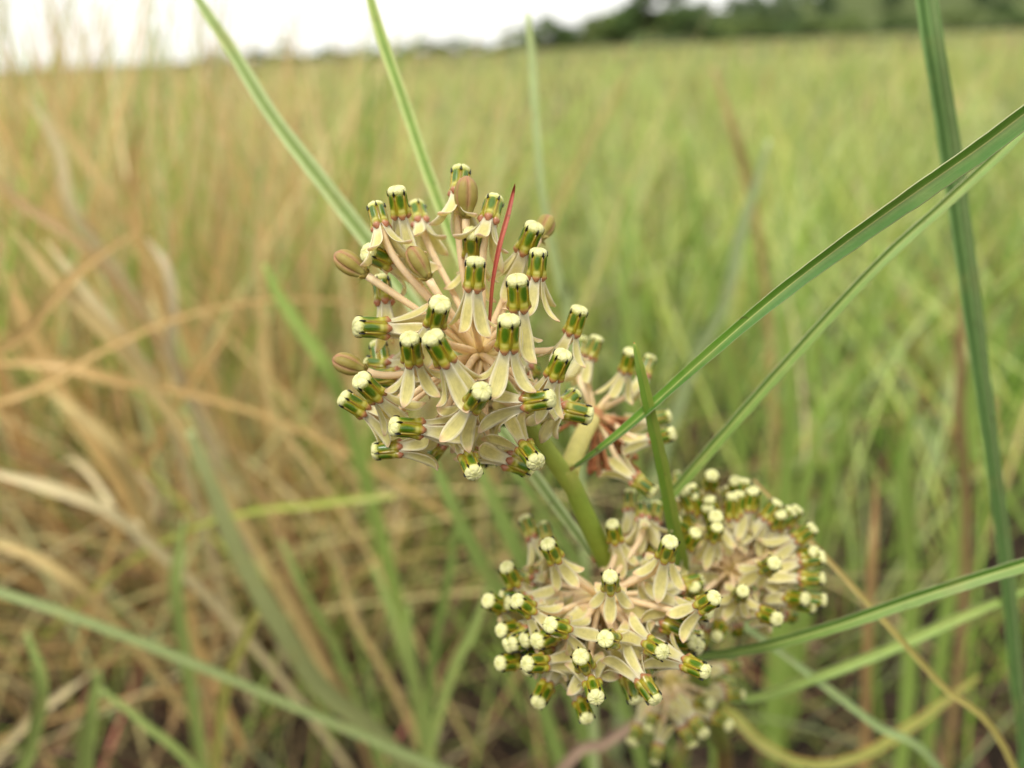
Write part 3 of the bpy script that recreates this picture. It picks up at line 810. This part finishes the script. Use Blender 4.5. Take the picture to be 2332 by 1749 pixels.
def bud_core_mesh():
    mb = MB(); rings = []
    for z, r in ((-0.7, 0.42), (-0.3, 0.62), (0.1, 0.75), (1.2, 0.8), (3.0, 0.7), (4.2, 0.3)):
        rings.append(([(math.cos(a) * r * MM, math.sin(a) * r * MM, z * MM) for a in np.linspace(0, 2 * math.pi, 12, endpoint=False)], [lin(180, 160, 88)] * 12))
    mb.loft(rings)
    for k in range(5):                                   # small sepals curling out at the foot
        ph = 2 * math.pi * (k + 0.5) / 5; er = Vector((math.cos(ph), math.sin(ph), 0)); et = Vector((-math.sin(ph), math.cos(ph), 0)); rings = []
        for s, w in ((0, 0.34), (0.4, 0.36), (0.8, 0.25), (1.25, 0.03)):
            p = er * (0.6 + s * 0.55 + 0.25 * s * s) + Vector((0, 0, -0.35 + 0.9 * s - 0.42 * s * s))
            rings.append(([q * MM for q in (p - et * w, p + Vector((0, 0, 0.06)) + er * 0.05, p + et * w, p - Vector((0, 0, 0.06)) - er * 0.05)], [lin(214, 198, 120)] * 4))
        mb.loft(rings)
    return mb.mesh('bud', M_PETAL)

PETALS = [petal_mesh(k) for k in range(14)]
HOOD = hood_mesh(); COLUMN = column_mesh(); CROWN = crown_mesh(); BUDP = bud_petal_mesh(); BUDC = bud_core_mesh()

# the plant stands on the soil; its stem as (px, py, depth, radius in mm)
STEM = [(1288, 1066, .1265, 1.25), (1310, 1120, .1285, 1.4), (1352, 1215, .133, 1.55), (1400, 1310, .140, 1.65), (1470, 1400, .150, 1.75), (1548, 1478, .163, 1.85),
        (1604, 1560, .180, 1.9), (1640, 1680, .206, 2.0), (1650, 1800, .236, 2.1)]
stem_pts = [at(a, b, c) for a, b, c, r in STEM]
foot = stem_pts[-1] + (stem_pts[-1] - stem_pts[-2]) * 0.3 + Vector((0.02, 0.03, 0)); foot.z = 0
plant = link('milkweed_plant', None); plant.location = foot
tag(plant, 'milkweed plant with cream and green flower heads and long narrow leaves', 'milkweed')
TO_P = Matrix.Translation(-foot)

mid = stem_pts[-1] * 0.5 + foot * 0.5 + Vector((-0.004, -0.012, 0.0))
rows = [(*p, s[3] * MM) for p, s in zip(stem_pts, STEM)] + [(*mid, 2.2 * MM), (*(foot - Vector((0, 0, 0.006))), 2.4 * MM)]
S = spline(rows, 60); mb = MB()
def stem_col(i):
    t = i / 59
    c = mixc(lin(192, 194, 92), lin(152, 172, 66), sstep(0, 0.12, t)); c = mixc(c, lin(132, 150, 66), sstep(0.3, 0.55, t))
    return mixc(c, lin(138, 98, 66), sstep(0.6, 0.85, t))
mb.tube([s[:3] for s in S], [s[3] for s in S], [stem_col(i) for i in range(60)], 14)
mb.build('stem', M_STALK, plant, xf=TO_P)

def node_knob(px, py, d, r, c):
    mb = MB(); p = at(px, py, d)
    for_pts = []
    for i in range(7):
        a = -math.pi / 2 + math.pi * i / 6
        for_pts.append((p + Vector((0, 0, math.sin(a) * r * 1.1)), max(0.00005, math.cos(a) * r)))
    mb.tube([q[0] for q in for_pts], [q[1] for q in for_pts], [c] * 7, 10)
    return mb

def leaf(rows, colf, fold=0.6, twist=0.0, label=None, n=60, thick=0.00025):
    o = strap(px_rows(rows), colf, fold, twist, n, thick).build('leaf', M_LEAF, plant, xf=TO_P)
    if label: o['label'] = label
    return o

L_EDGE = lin(172, 176, 128); L_RIB = lin(200, 206, 124)
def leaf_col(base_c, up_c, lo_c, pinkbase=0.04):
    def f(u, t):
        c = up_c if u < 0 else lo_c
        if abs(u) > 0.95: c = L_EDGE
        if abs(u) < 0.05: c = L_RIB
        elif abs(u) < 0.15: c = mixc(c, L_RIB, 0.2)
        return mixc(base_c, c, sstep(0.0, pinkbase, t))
    return f

def grooved(base_c, half, groove, pinkbase=0.05):
    def f(u, t):
        c = half
        if abs(u) > 0.95: c = mixc(half, lin(200, 204, 156), 0.6)
        if abs(u) < 0.15: c = groove
        elif abs(u) < 0.6: c = mixc(half, groove, 0.2)
        return mixc(base_c, c, sstep(0.0, pinkbase, t))
    return f

# long leaf to the right from the upper node (rows run from base to tip)
leaf([(1300, 1070, .1255, 9.4), (1345, 1040, .1235, 15.6), (1440, 965, .120, 26.5), (1600, 820, .115, 32.8), (1760, 680, .1115, 40.6), (1920, 555, .1085, 51.5), (2080, 440, .106, 60.8), (2230, 335, .105, 64.0), (2400, 210, .104, 62.4), (2700, 20, .104, 34.3), (2900, -90, .106, 3.1)],
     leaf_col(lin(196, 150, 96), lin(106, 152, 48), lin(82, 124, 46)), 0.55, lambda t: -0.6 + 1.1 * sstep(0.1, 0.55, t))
# second long leaf behind it
leaf([(1552, 1482, .163, 12.3), (1500, 1300, .152, 21.1), (1485, 1180, .147, 26.4), (1545, 1105, .143, 28.2), (1680, 950, .138, 29.9), (1850, 760, .134, 29.9), (2010, 590, .131, 29.0), (2170, 445, .130, 28.2), (2330, 290, .130, 26.4), (2480, 90, .131, 3.5)],
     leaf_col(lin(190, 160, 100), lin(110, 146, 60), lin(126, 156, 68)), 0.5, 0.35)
# lower long leaf
leaf([(1550, 1482, .162, 12.8), (1610, 1492, .157, 24.0), (1740, 1470, .150, 28.8), (1900, 1425, .144, 33.6), (2060, 1370, .140, 36.8), (2220, 1318, .137, 36.8), (2400, 1262, .136, 33.6), (2640, 1180, .137, 3.2)],
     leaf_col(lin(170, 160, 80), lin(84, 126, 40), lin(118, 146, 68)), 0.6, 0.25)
leaf([(1604, 1562, .181, 9.8), (1700, 1590, .186, 21.0), (1850, 1545, .19, 25.2), (2020, 1480, .19, 26.6), (2200, 1400, .19, 25.2), (2420, 1310, .19, 2.8)],
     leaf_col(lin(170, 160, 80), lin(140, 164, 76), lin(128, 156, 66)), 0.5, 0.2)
# leaves passing behind the big flower head to the upper left
leaf([(1356, 1280, .1365, 8.5), (1325, 1232, .1385, 25.5), (1240, 1115, .144, 32.3), (1130, 965, .150, 37.4), (1000, 780, .155, 39.1), (868, 590, .158, 42.5), (745, 430, .159, 44.2), (620, 265, .160, 39.1), (530, 120, .162, 35.7), (440, -20, .165, 22.1), (380, -150, .168, 2.5)],
     grooved(lin(206, 128, 100), lin(184, 198, 136), lin(120, 142, 66)), 0.6, 0.1)
leaf([(1286, 1072, .1285, 6.6), (1230, 985, .133, 21.3), (1130, 800, .138, 32.8), (1055, 600, .141, 32.8), (985, 420, .143, 34.4), (920, 230, .145, 32.8), (865, 70, .147, 31.2), (830, -60, .150, 16.4), (800, -200, .153, 1.6)],
     grooved(lin(206, 150, 100), lin(186, 198, 122), lin(116, 148, 56)), 0.6, -0.1)
# short leaf whose orange tip stands before the withered flower head
leaf([(1560, 1490, .162, 12), (1566, 1390, .149, 30), (1552, 1290, .140, 36), (1528, 1170, .131, 35), (1505, 1050, .124, 32), (1480, 940, .119, 29), (1460, 850, .1165, 24), (1448, 795, .1155, 13), (1444, 780, .1155, 2)],
     lambda u, t: mixc(lin(112, 144, 46) if u < 0.1 else lin(140, 160, 64), lin(206, 128, 70), sstep(0.955, 0.99, t)), 0.45, 0.1, 'narrow green leaf with an orange tip')

# ---- umbels
UM_SEQ = [0]
def umbel_center(px, py, d): return at(px, py, d)

def place_on_sphere(C, px, py, Rr, side):
    """point on the pixel's ray at distance Rr from C (near side +1, far side -1, 0 level with C)"""
    ray = (at(px, py, 1.0) - CAM_LOC).normalized()
    oc = CAM_LOC - C; b = oc.dot(ray); c = oc.dot(oc) - Rr * Rr; disc = b * b - c
    if side == 0 or disc <= 0: tt = -b
    else: tt = -b - side * math.sqrt(disc)
    return CAM_LOC + ray * tt

def add_flower(C, B, axis, kind, rnd, ped_col=C_PED, size=1.0, ped_r=0.50, cap=1.0):
    axis = axis.normalized()
    q = axis.to_track_quat('Z', 'Y')
    sc = size * rnd.uniform(0.92, 1.06)
    M = Matrix.Translation(B) @ q.to_matrix().to_4x4() @ Matrix.Rotation(rnd.uniform(0, 6.28), 4, 'Z') @ Matrix.Scale(sc, 4)
    fl = link('flower' if kind == 'f' else 'bud', COLUMN if kind == 'f' else BUDC, plant)
    fl.matrix_basis = TO_P @ M
    if kind == 'f':
        op = rnd.uniform(-0.12, 0.10)                   # how far this flower's petals are thrown back
        for k in range(5):
            h = link('hood', HOOD, fl); h.rotation_euler = (0, 0, 2 * math.pi * (k + 0.5) / 5)
            p = link('petal', PETALS[rnd.randrange(len(PETALS))], fl)
            s = rnd.uniform(0.9, 1.06)
            p.rotation_euler = (rnd.uniform(-0.12, 0.12), op + rnd.uniform(-0.12, 0.10), 2 * math.pi * (k + 0.5) / 5 + rnd.uniform(-0.08, 0.08)); p.scale = (s, s, s)
        cw = link('crown', CROWN, fl); k = cap * rnd.uniform(0.95, 1.03); cw.scale = (k, k, 1 - (1 - k) * 0.3); cw.rotation_euler = (0, 0, 2 * math.pi / 5 * rnd.randrange(5))
    else:
        for k in range(5):
            p = link('petal', BUDP, fl); p.rotation_euler = (0, 0, 2 * math.pi * k / 5)
    L = (B - C).length; d0 = (B - C).normalized()
    d0 = (d0 + Vector((rnd.uniform(-.1, .1), rnd.uniform(-.1, .1), rnd.uniform(-.02, .14)))).normalized()
    end = B - axis * 0.5 * MM * sc
    pts = bezier(C + d0 * 0.6 * MM, C + d0 * L * 0.42, end - axis * L * 0.3, end, 14)
    mb = MB(); n = 14
    rad = [ped_r * (1.12 - 0.22 * math.sin(i / 13 * math.pi) + (0.06 if i == 0 else 0)) * MM for i in range(n)]
    mb.tube(pts, rad, [mixc(C_PED2, ped_col, sstep(0, 0.3, i / 13)) for i in range(n)], 9)
    mb.build('pedicel', M_STALK, fl, xf=M.inverted())
    return fl

def umbel(C, items, seed, Rr, conv, Lmm=4.55, size=1.0, cap=1.0):
    """items: (tx,ty,bx,by,kind,side[,R]) head-tip and base pixels"""
    rnd = random.Random(seed)
    for it in items:
        tx, ty = conv(it[0], it[1]); bx, by = conv(it[2], it[3]); kind, side = it[4], it[5]
        rr = (it[6] if len(it) > 6 else Rr) * MM
        B = place_on_sphere(C, bx, by, rr, side)
        dB = -(CAM_ROT.transposed() @ (B - CAM_LOC)).z
        L = (Lmm if kind == 'f' else 4.9) * MM * size
        T0 = at(tx, ty, dB); lat = T0 - B
        fwd = (CAM_LOC - B).normalized()
        if lat.length >= L * 0.985: axis = lat.normalized()
        else:
            s = math.sqrt(max(0, L * L - lat.length_squared)) * (1 if side >= 0 else -0.6)
            axis = (lat + fwd * s).normalized()
        add_flower(C, B, axis, kind, rnd, size=size, cap=cap)

def extra(C, n, Rr, seed, cond, size=1.0):
    rnd = random.Random(seed); k = 0; tries = 0
    while k < n and tries < 2000:
        tries += 1
        d = Vector((rnd.gauss(0, 1), rnd.gauss(0, 1), rnd.gauss(0, 1))).normalized()
        if not cond(CAM_ROT.transposed() @ d): continue
        ax = (d + Vector((0, 0, rnd.uniform(-.1, .3)))).normalized()
        add_flower(C, C + d * Rr * MM * rnd.uniform(0.85, 1.05), ax, 'f', rnd, size=size, cap=0.88); k += 1

def receptacle(C, r, c):
    mb = MB(); pts = []; rad = []
    for i in range(9):
        a = -math.pi / 2 + math.pi * i / 8
        pts.append(C + Vector((0, 0, math.sin(a) * r))); rad.append(max(0.00004, math.cos(a) * r))
    mb.tube(pts, rad, [c] * 9, 12); mb.build('receptacle', M_STALK, plant, xf=TO_P)

def peduncle(C, node, ctrl, r0, r1, c0, c1):
    mb = MB(); pts = bezier(node, node * 0.6 + ctrl * 0.4, ctrl * 0.6 + C * 0.4, C, 16)
    mb.tube(pts, [(r0 + (r1 - r0) * i / 15) * MM for i in range(16)], [mixc(c0, c1, i / 15) for i in range(16)], 12)
    mb.build('peduncle', M_STALK, plant, xf=TO_P)

# big flower head
z8 = lambda x, y: (720 + x * 720 / 1551.0, 350 + y * 770 / 1659.0)
C1 = at(1093, 812, .1165)
big = [
    (390, 150, 415, 305, 'f', 0, 19), (285, 230, 320, 365, 'f', -1, 19), (490, 252, 515, 345, 'f', -1, 22), (712, 62, 700, 200, 'f', -1, 22),
    (738, 122, 735, 300, 'b', 0, 19), (878, 212, 845, 335, 'f', -1, 18), (767, 376, 770, 505, 'f', 1, 11), (785, 490, 772, 662, 'f', 1, 15),
    (1078, 342, 1020, 482, 'f', 0, 18), (1093, 443, 1080, 608, 'f', 1, 14), (1140, 322, 1095, 410, 'b', -1, 20), (985, 598, 995, 758, 'f', 1, 14.5),
    (947, 790, 936, 955, 'f', 1, 15), (614, 716, 582, 836, 'f', 1, 14.5), (455, 880, 475, 1018, 'f', 1, 15.5), (560, 880, 638, 1018, 'f', 1, 16),
    (186, 848, 345, 857, 'f', 1, 14), (303, 915, 325, 1055, 'f', -1, 15), (240, 478, 356, 532, 'f', 0, 17), (90, 488, 238, 590, 'b', 0, 18),
    (316, 584, 334, 735, 'f', -1, 15), (445, 435, 545, 604, 'b', 1, 14), (62, 998, 236, 1064, 'b', 0, 17), (205, 1095, 302, 1190, 'f', 1, 16),
    (104, 1180, 240, 1262, 'f', 0, 17.5), (352, 1335, 512, 1348, 'f', 1, 15), (248, 1462, 415, 1448, 'f', 1, 12), (826, 1145, 768, 1232, 'f', 1, 16),
    (1302, 732, 1255, 880, 'f', 1, 11), (1228, 950, 1165, 1092, 'f', 1, 15), (1192, 1195, 1024, 1222, 'f', 1, 15), (1268, 1185, 1205, 1245, 'f', -1, 11),
    (1372, 1290, 1205, 1252, 'f', 0, 12), (1092, 1530, 1022, 1440, 'f', 1, 15), (784, 1588, 742, 1490, 'f', 1, 15.5), (1050, 1548, 930, 1500, 'f', -1, 14),
]
umbel(C1, big, 1, 16, z8)
extra(C1, 12, 13.5, 21, lambda d: d.z < 0.1 and d.y < 0.35 and d.x < 0.6)
receptacle(C1, 1.5 * MM, C_UMB)
node1 = stem_pts[0]
peduncle(C1, stem_pts[1], at(1225, 985, .1235), 1.35, 1.2, lin(164, 176, 70), lin(168, 182, 84))

# red bract standing among the flowers
br = [(1112, 770, .1145, 6), (1116, 710, .112, 9), (1122, 640, .110, 10), (1137, 560, .109, 13), (1156, 490, .109, 13), (1169, 435, .109, 8), (1173, 418, .107, 1.5)]
bo = strap(px_rows(br), lambda u, t: mixc(mixc(lin(196, 128, 92), lin(190, 92, 72), sstep(0, 0.4, t)), lin(164, 74, 58), abs(u) * 0.8), 0.5, 0.2, 36, 0.00018).build('bract', M_LEAF, plant, xf=TO_P)
bo['label'] = 'thin red bract standing among the flowers'

# withered flower head behind
C4 = at(1352, 948, .1385)
idp = lambda x, y: (x, y)
old = [(1368, 752, 1342, 815, 'f', 0, 15), (1330, 765, 1320, 812, 'f', -1, 16), (1484, 805, 1466, 855, 'f', -1, 14), (1440, 790, 1425, 845, 'f', 0, 13),
       (1535, 945, 1478, 958, 'f', -1, 12), (1540, 985, 1485, 1000, 'f', 0, 12), (1494, 1125, 1445, 1090, 'f', 0, 13)]
umbel(C4, old, 4, 14, idp, size=0.97)
receptacle(C4, 1.7 * MM, lin(206, 150, 100))
peduncle(C4, stem_pts[0] + (stem_pts[1] - stem_pts[0]) * 0.3, at(1300, 1025, .132), 1.55, 1.45, lin(206, 200, 104), lin(226, 212, 136))
rnd = random.Random(9)
for k in range(46):
    tx, ty = (rnd.uniform(1262, 1330), rnd.uniform(925, 1000)) if k % 4 == 0 else (rnd.uniform(1345, 1452), rnd.uniform(950, 1085))
    e = at(tx, ty, .1385 + rnd.uniform(-0.002, 0.010)); d = e - C4
    m1 = C4 + d * 0.5 + Vector((rnd.uniform(-1, 1), rnd.uniform(-1, 1), rnd.uniform(0, 2))) * MM
    m2 = C4 + d * 0.85 + Vector((rnd.uniform(-1, 1), rnd.uniform(-1, 1), rnd.uniform(-1, 1))) * MM
    c = random.choice([lin(206, 150, 104), lin(186, 122, 80), lin(214, 166, 120), lin(158, 98, 64), lin(196, 128, 92)])
    mb = MB(); pts = bezier(C4, m1, m2, e, 12)
    mb.tube(pts, [(0.30 + 0.30 * sstep(0.7, 0.9, i / 11) * rnd.uniform(0.5, 1.6) - 0.25 * sstep(0.92, 1, i / 11)) * MM for i in range(12)], [mixc(c, lin(150, 88, 58), i / 11 * 0.6) for i in range(12)], 7)
    mb.build('withered_pedicel', M_DRY, plant, xf=TO_P)

# lower flower head
zl = lambda x, y: (1080 + x * 800 / 2141.0, 1080 + y * 620 / 1659.0)
C2 = at(1368, 1362, .131)
low = [(315, 275, 362, 392, 'f', -1, 17), (425, 315, 450, 420, 'f', -1, 14), (428, 385, 492, 512, 'f', 1, 15), (180, 530, 245, 662, 'f', 0, 17), (58, 760, 165, 805, 'f', 0, 19),
       (222, 745, 342, 828, 'f', 1, 16), (138, 955, 252, 940, 'f', 0, 17), (130, 1155, 255, 1140, 'f', 0, 18), (290, 1155, 422, 1150, 'f', 1, 17), (425, 905, 552, 945, 'f', 1, 16),
       (832, 258, 862, 400, 'f', 0, 15), (950, 88, 950, 222, 'f', -1, 18), (1205, 380, 1162, 502, 'f', 1, 16), (826, 590, 832, 690, 'f', 1, 15), (785, 1000, 840, 1010, 'f', 1, 17),
       (640, 1090, 675, 1165, 'f', 1, 17), (1160, 1090, 1070, 1040, 'f', 1, 17), (1345, 1020, 1212, 1010, 'f', 0, 16), (1430, 1210, 1290, 1150, 'f', 1, 19), (1115, 1390, 1022, 1255, 'f', 1, 18),
       (385, 1400, 440, 1290, 'f', 0, 19), (745, 1370, 720, 1280, 'f', 1, 19), (690, 1500, 650, 1390, 'f', 0, 21), (1490, 735, 1382, 802, 'f', 1, 19),
       (1020, 200, 1030, 280, 'f', -1, 15), (1110, 190, 1090, 290, 'f', -1, 18), (1095, 440, 1070, 520, 'f', -1, 12), (960, 1340, 940, 1260, 'f', -1, 15)]
umbel(C2, low, 2, 16, zl, size=1.0, cap=0.9)
extra(C2, 22, 13, 22, lambda d: -0.8 < d.z < 0.6 and d.y < 0.1, 1.05)
extra(C2, 14, 11.5, 32, lambda d: -0.2 < d.z < 0.75 and d.y < -0.05, 1.05)
receptacle(C2, 1.6 * MM, C_UMB)
peduncle(C2, stem_pts[3], at(1385, 1340, .141), 1.3, 1.2, lin(160, 176, 84), lin(190, 190, 110))

# right flower head
C3 = at(1664, 1300, .148)
rgt = [(1240, 15, 1250, 90, 'f', -1, 17), (1452, -15, 1440, 75, 'f', 0, 18), (1588, 5, 1592, 115, 'f', 0, 16), (1700, 75, 1692, 185, 'f', 0, 15), (1322, 100, 1322, 205, 'f', 0, 16),
       (1475, 240, 1465, 320, 'f', 1, 14), (1490, 290, 1458, 385, 'f', 1, 14), (1365, 330, 1302, 432, 'f', 1, 15), (1880, 215, 1830, 310, 'f', 0, 14), (1950, 265, 1880, 330, 'f', -1, 15),
       (1920, 400, 1840, 430, 'f', -1, 13), (2085, 470, 1992, 505, 'f', 0, 17), (2045, 570, 1960, 580, 'f', -1, 15), (1840, 535, 1775, 575, 'f', 1, 14), (1330, 665, 1350, 720, 'f', 1, 14),
       (1645, 700, 1615, 740, 'f', 1, 15), (2025, 760, 1912, 750, 'f', 0, 15), (1850, 885, 1762, 850, 'f', 1, 14), (1960, 868, 1872, 850, 'f', -1, 14), (1475, 1000, 1500, 920, 'f', 0, 15), (1605, 985, 1600, 900, 'f', -1, 14)]
umbel(C3, rgt, 3, 15, zl, size=1.0, cap=0.88)
extra(C3, 22, 12.5, 23, lambda d: d.z < 0.5 and d.y > -0.4)
extra(C3, 12, 11, 33, lambda d: -0.2 < d.z < 0.6, 1.05)
receptacle(C3, 1.6 * MM, C_UMB)
peduncle(C3, stem_pts[5], at(1625, 1420, .163), 1.4, 1.25, lin(150, 170, 84), lin(196, 186, 110))

# lowest flower head, hanging in the shade
C5 = at(1528, 1550, .178)
low5 = [(1545, 1270, 1500, 1300, 'f', -1, 16), (1550, 1530, 1470, 1480, 'f', 0, 15), (1330, 1650, 1270, 1540, 'f', 0, 17), (960, 1640, 1000, 1540, 'f', 0, 18), (1400, 1580, 1340, 1500, 'f', 1, 13),
        (1060, 1560, 1090, 1470, 'f', 0, 16), (1440, 1400, 1360, 1380, 'f', 0, 14)]
umbel(C5, low5, 5, 15, zl, size=0.98)
extra(C5, 8, 13, 25, lambda d: d.z < 0.4 and d.y < 0.3 and d.x > -0.3)
receptacle(C5, 1.6 * MM, C_UMB)
peduncle(C5, stem_pts[6], at(1570, 1560, .18), 1.4, 1.3, lin(150, 170, 84), lin(196, 186, 110))
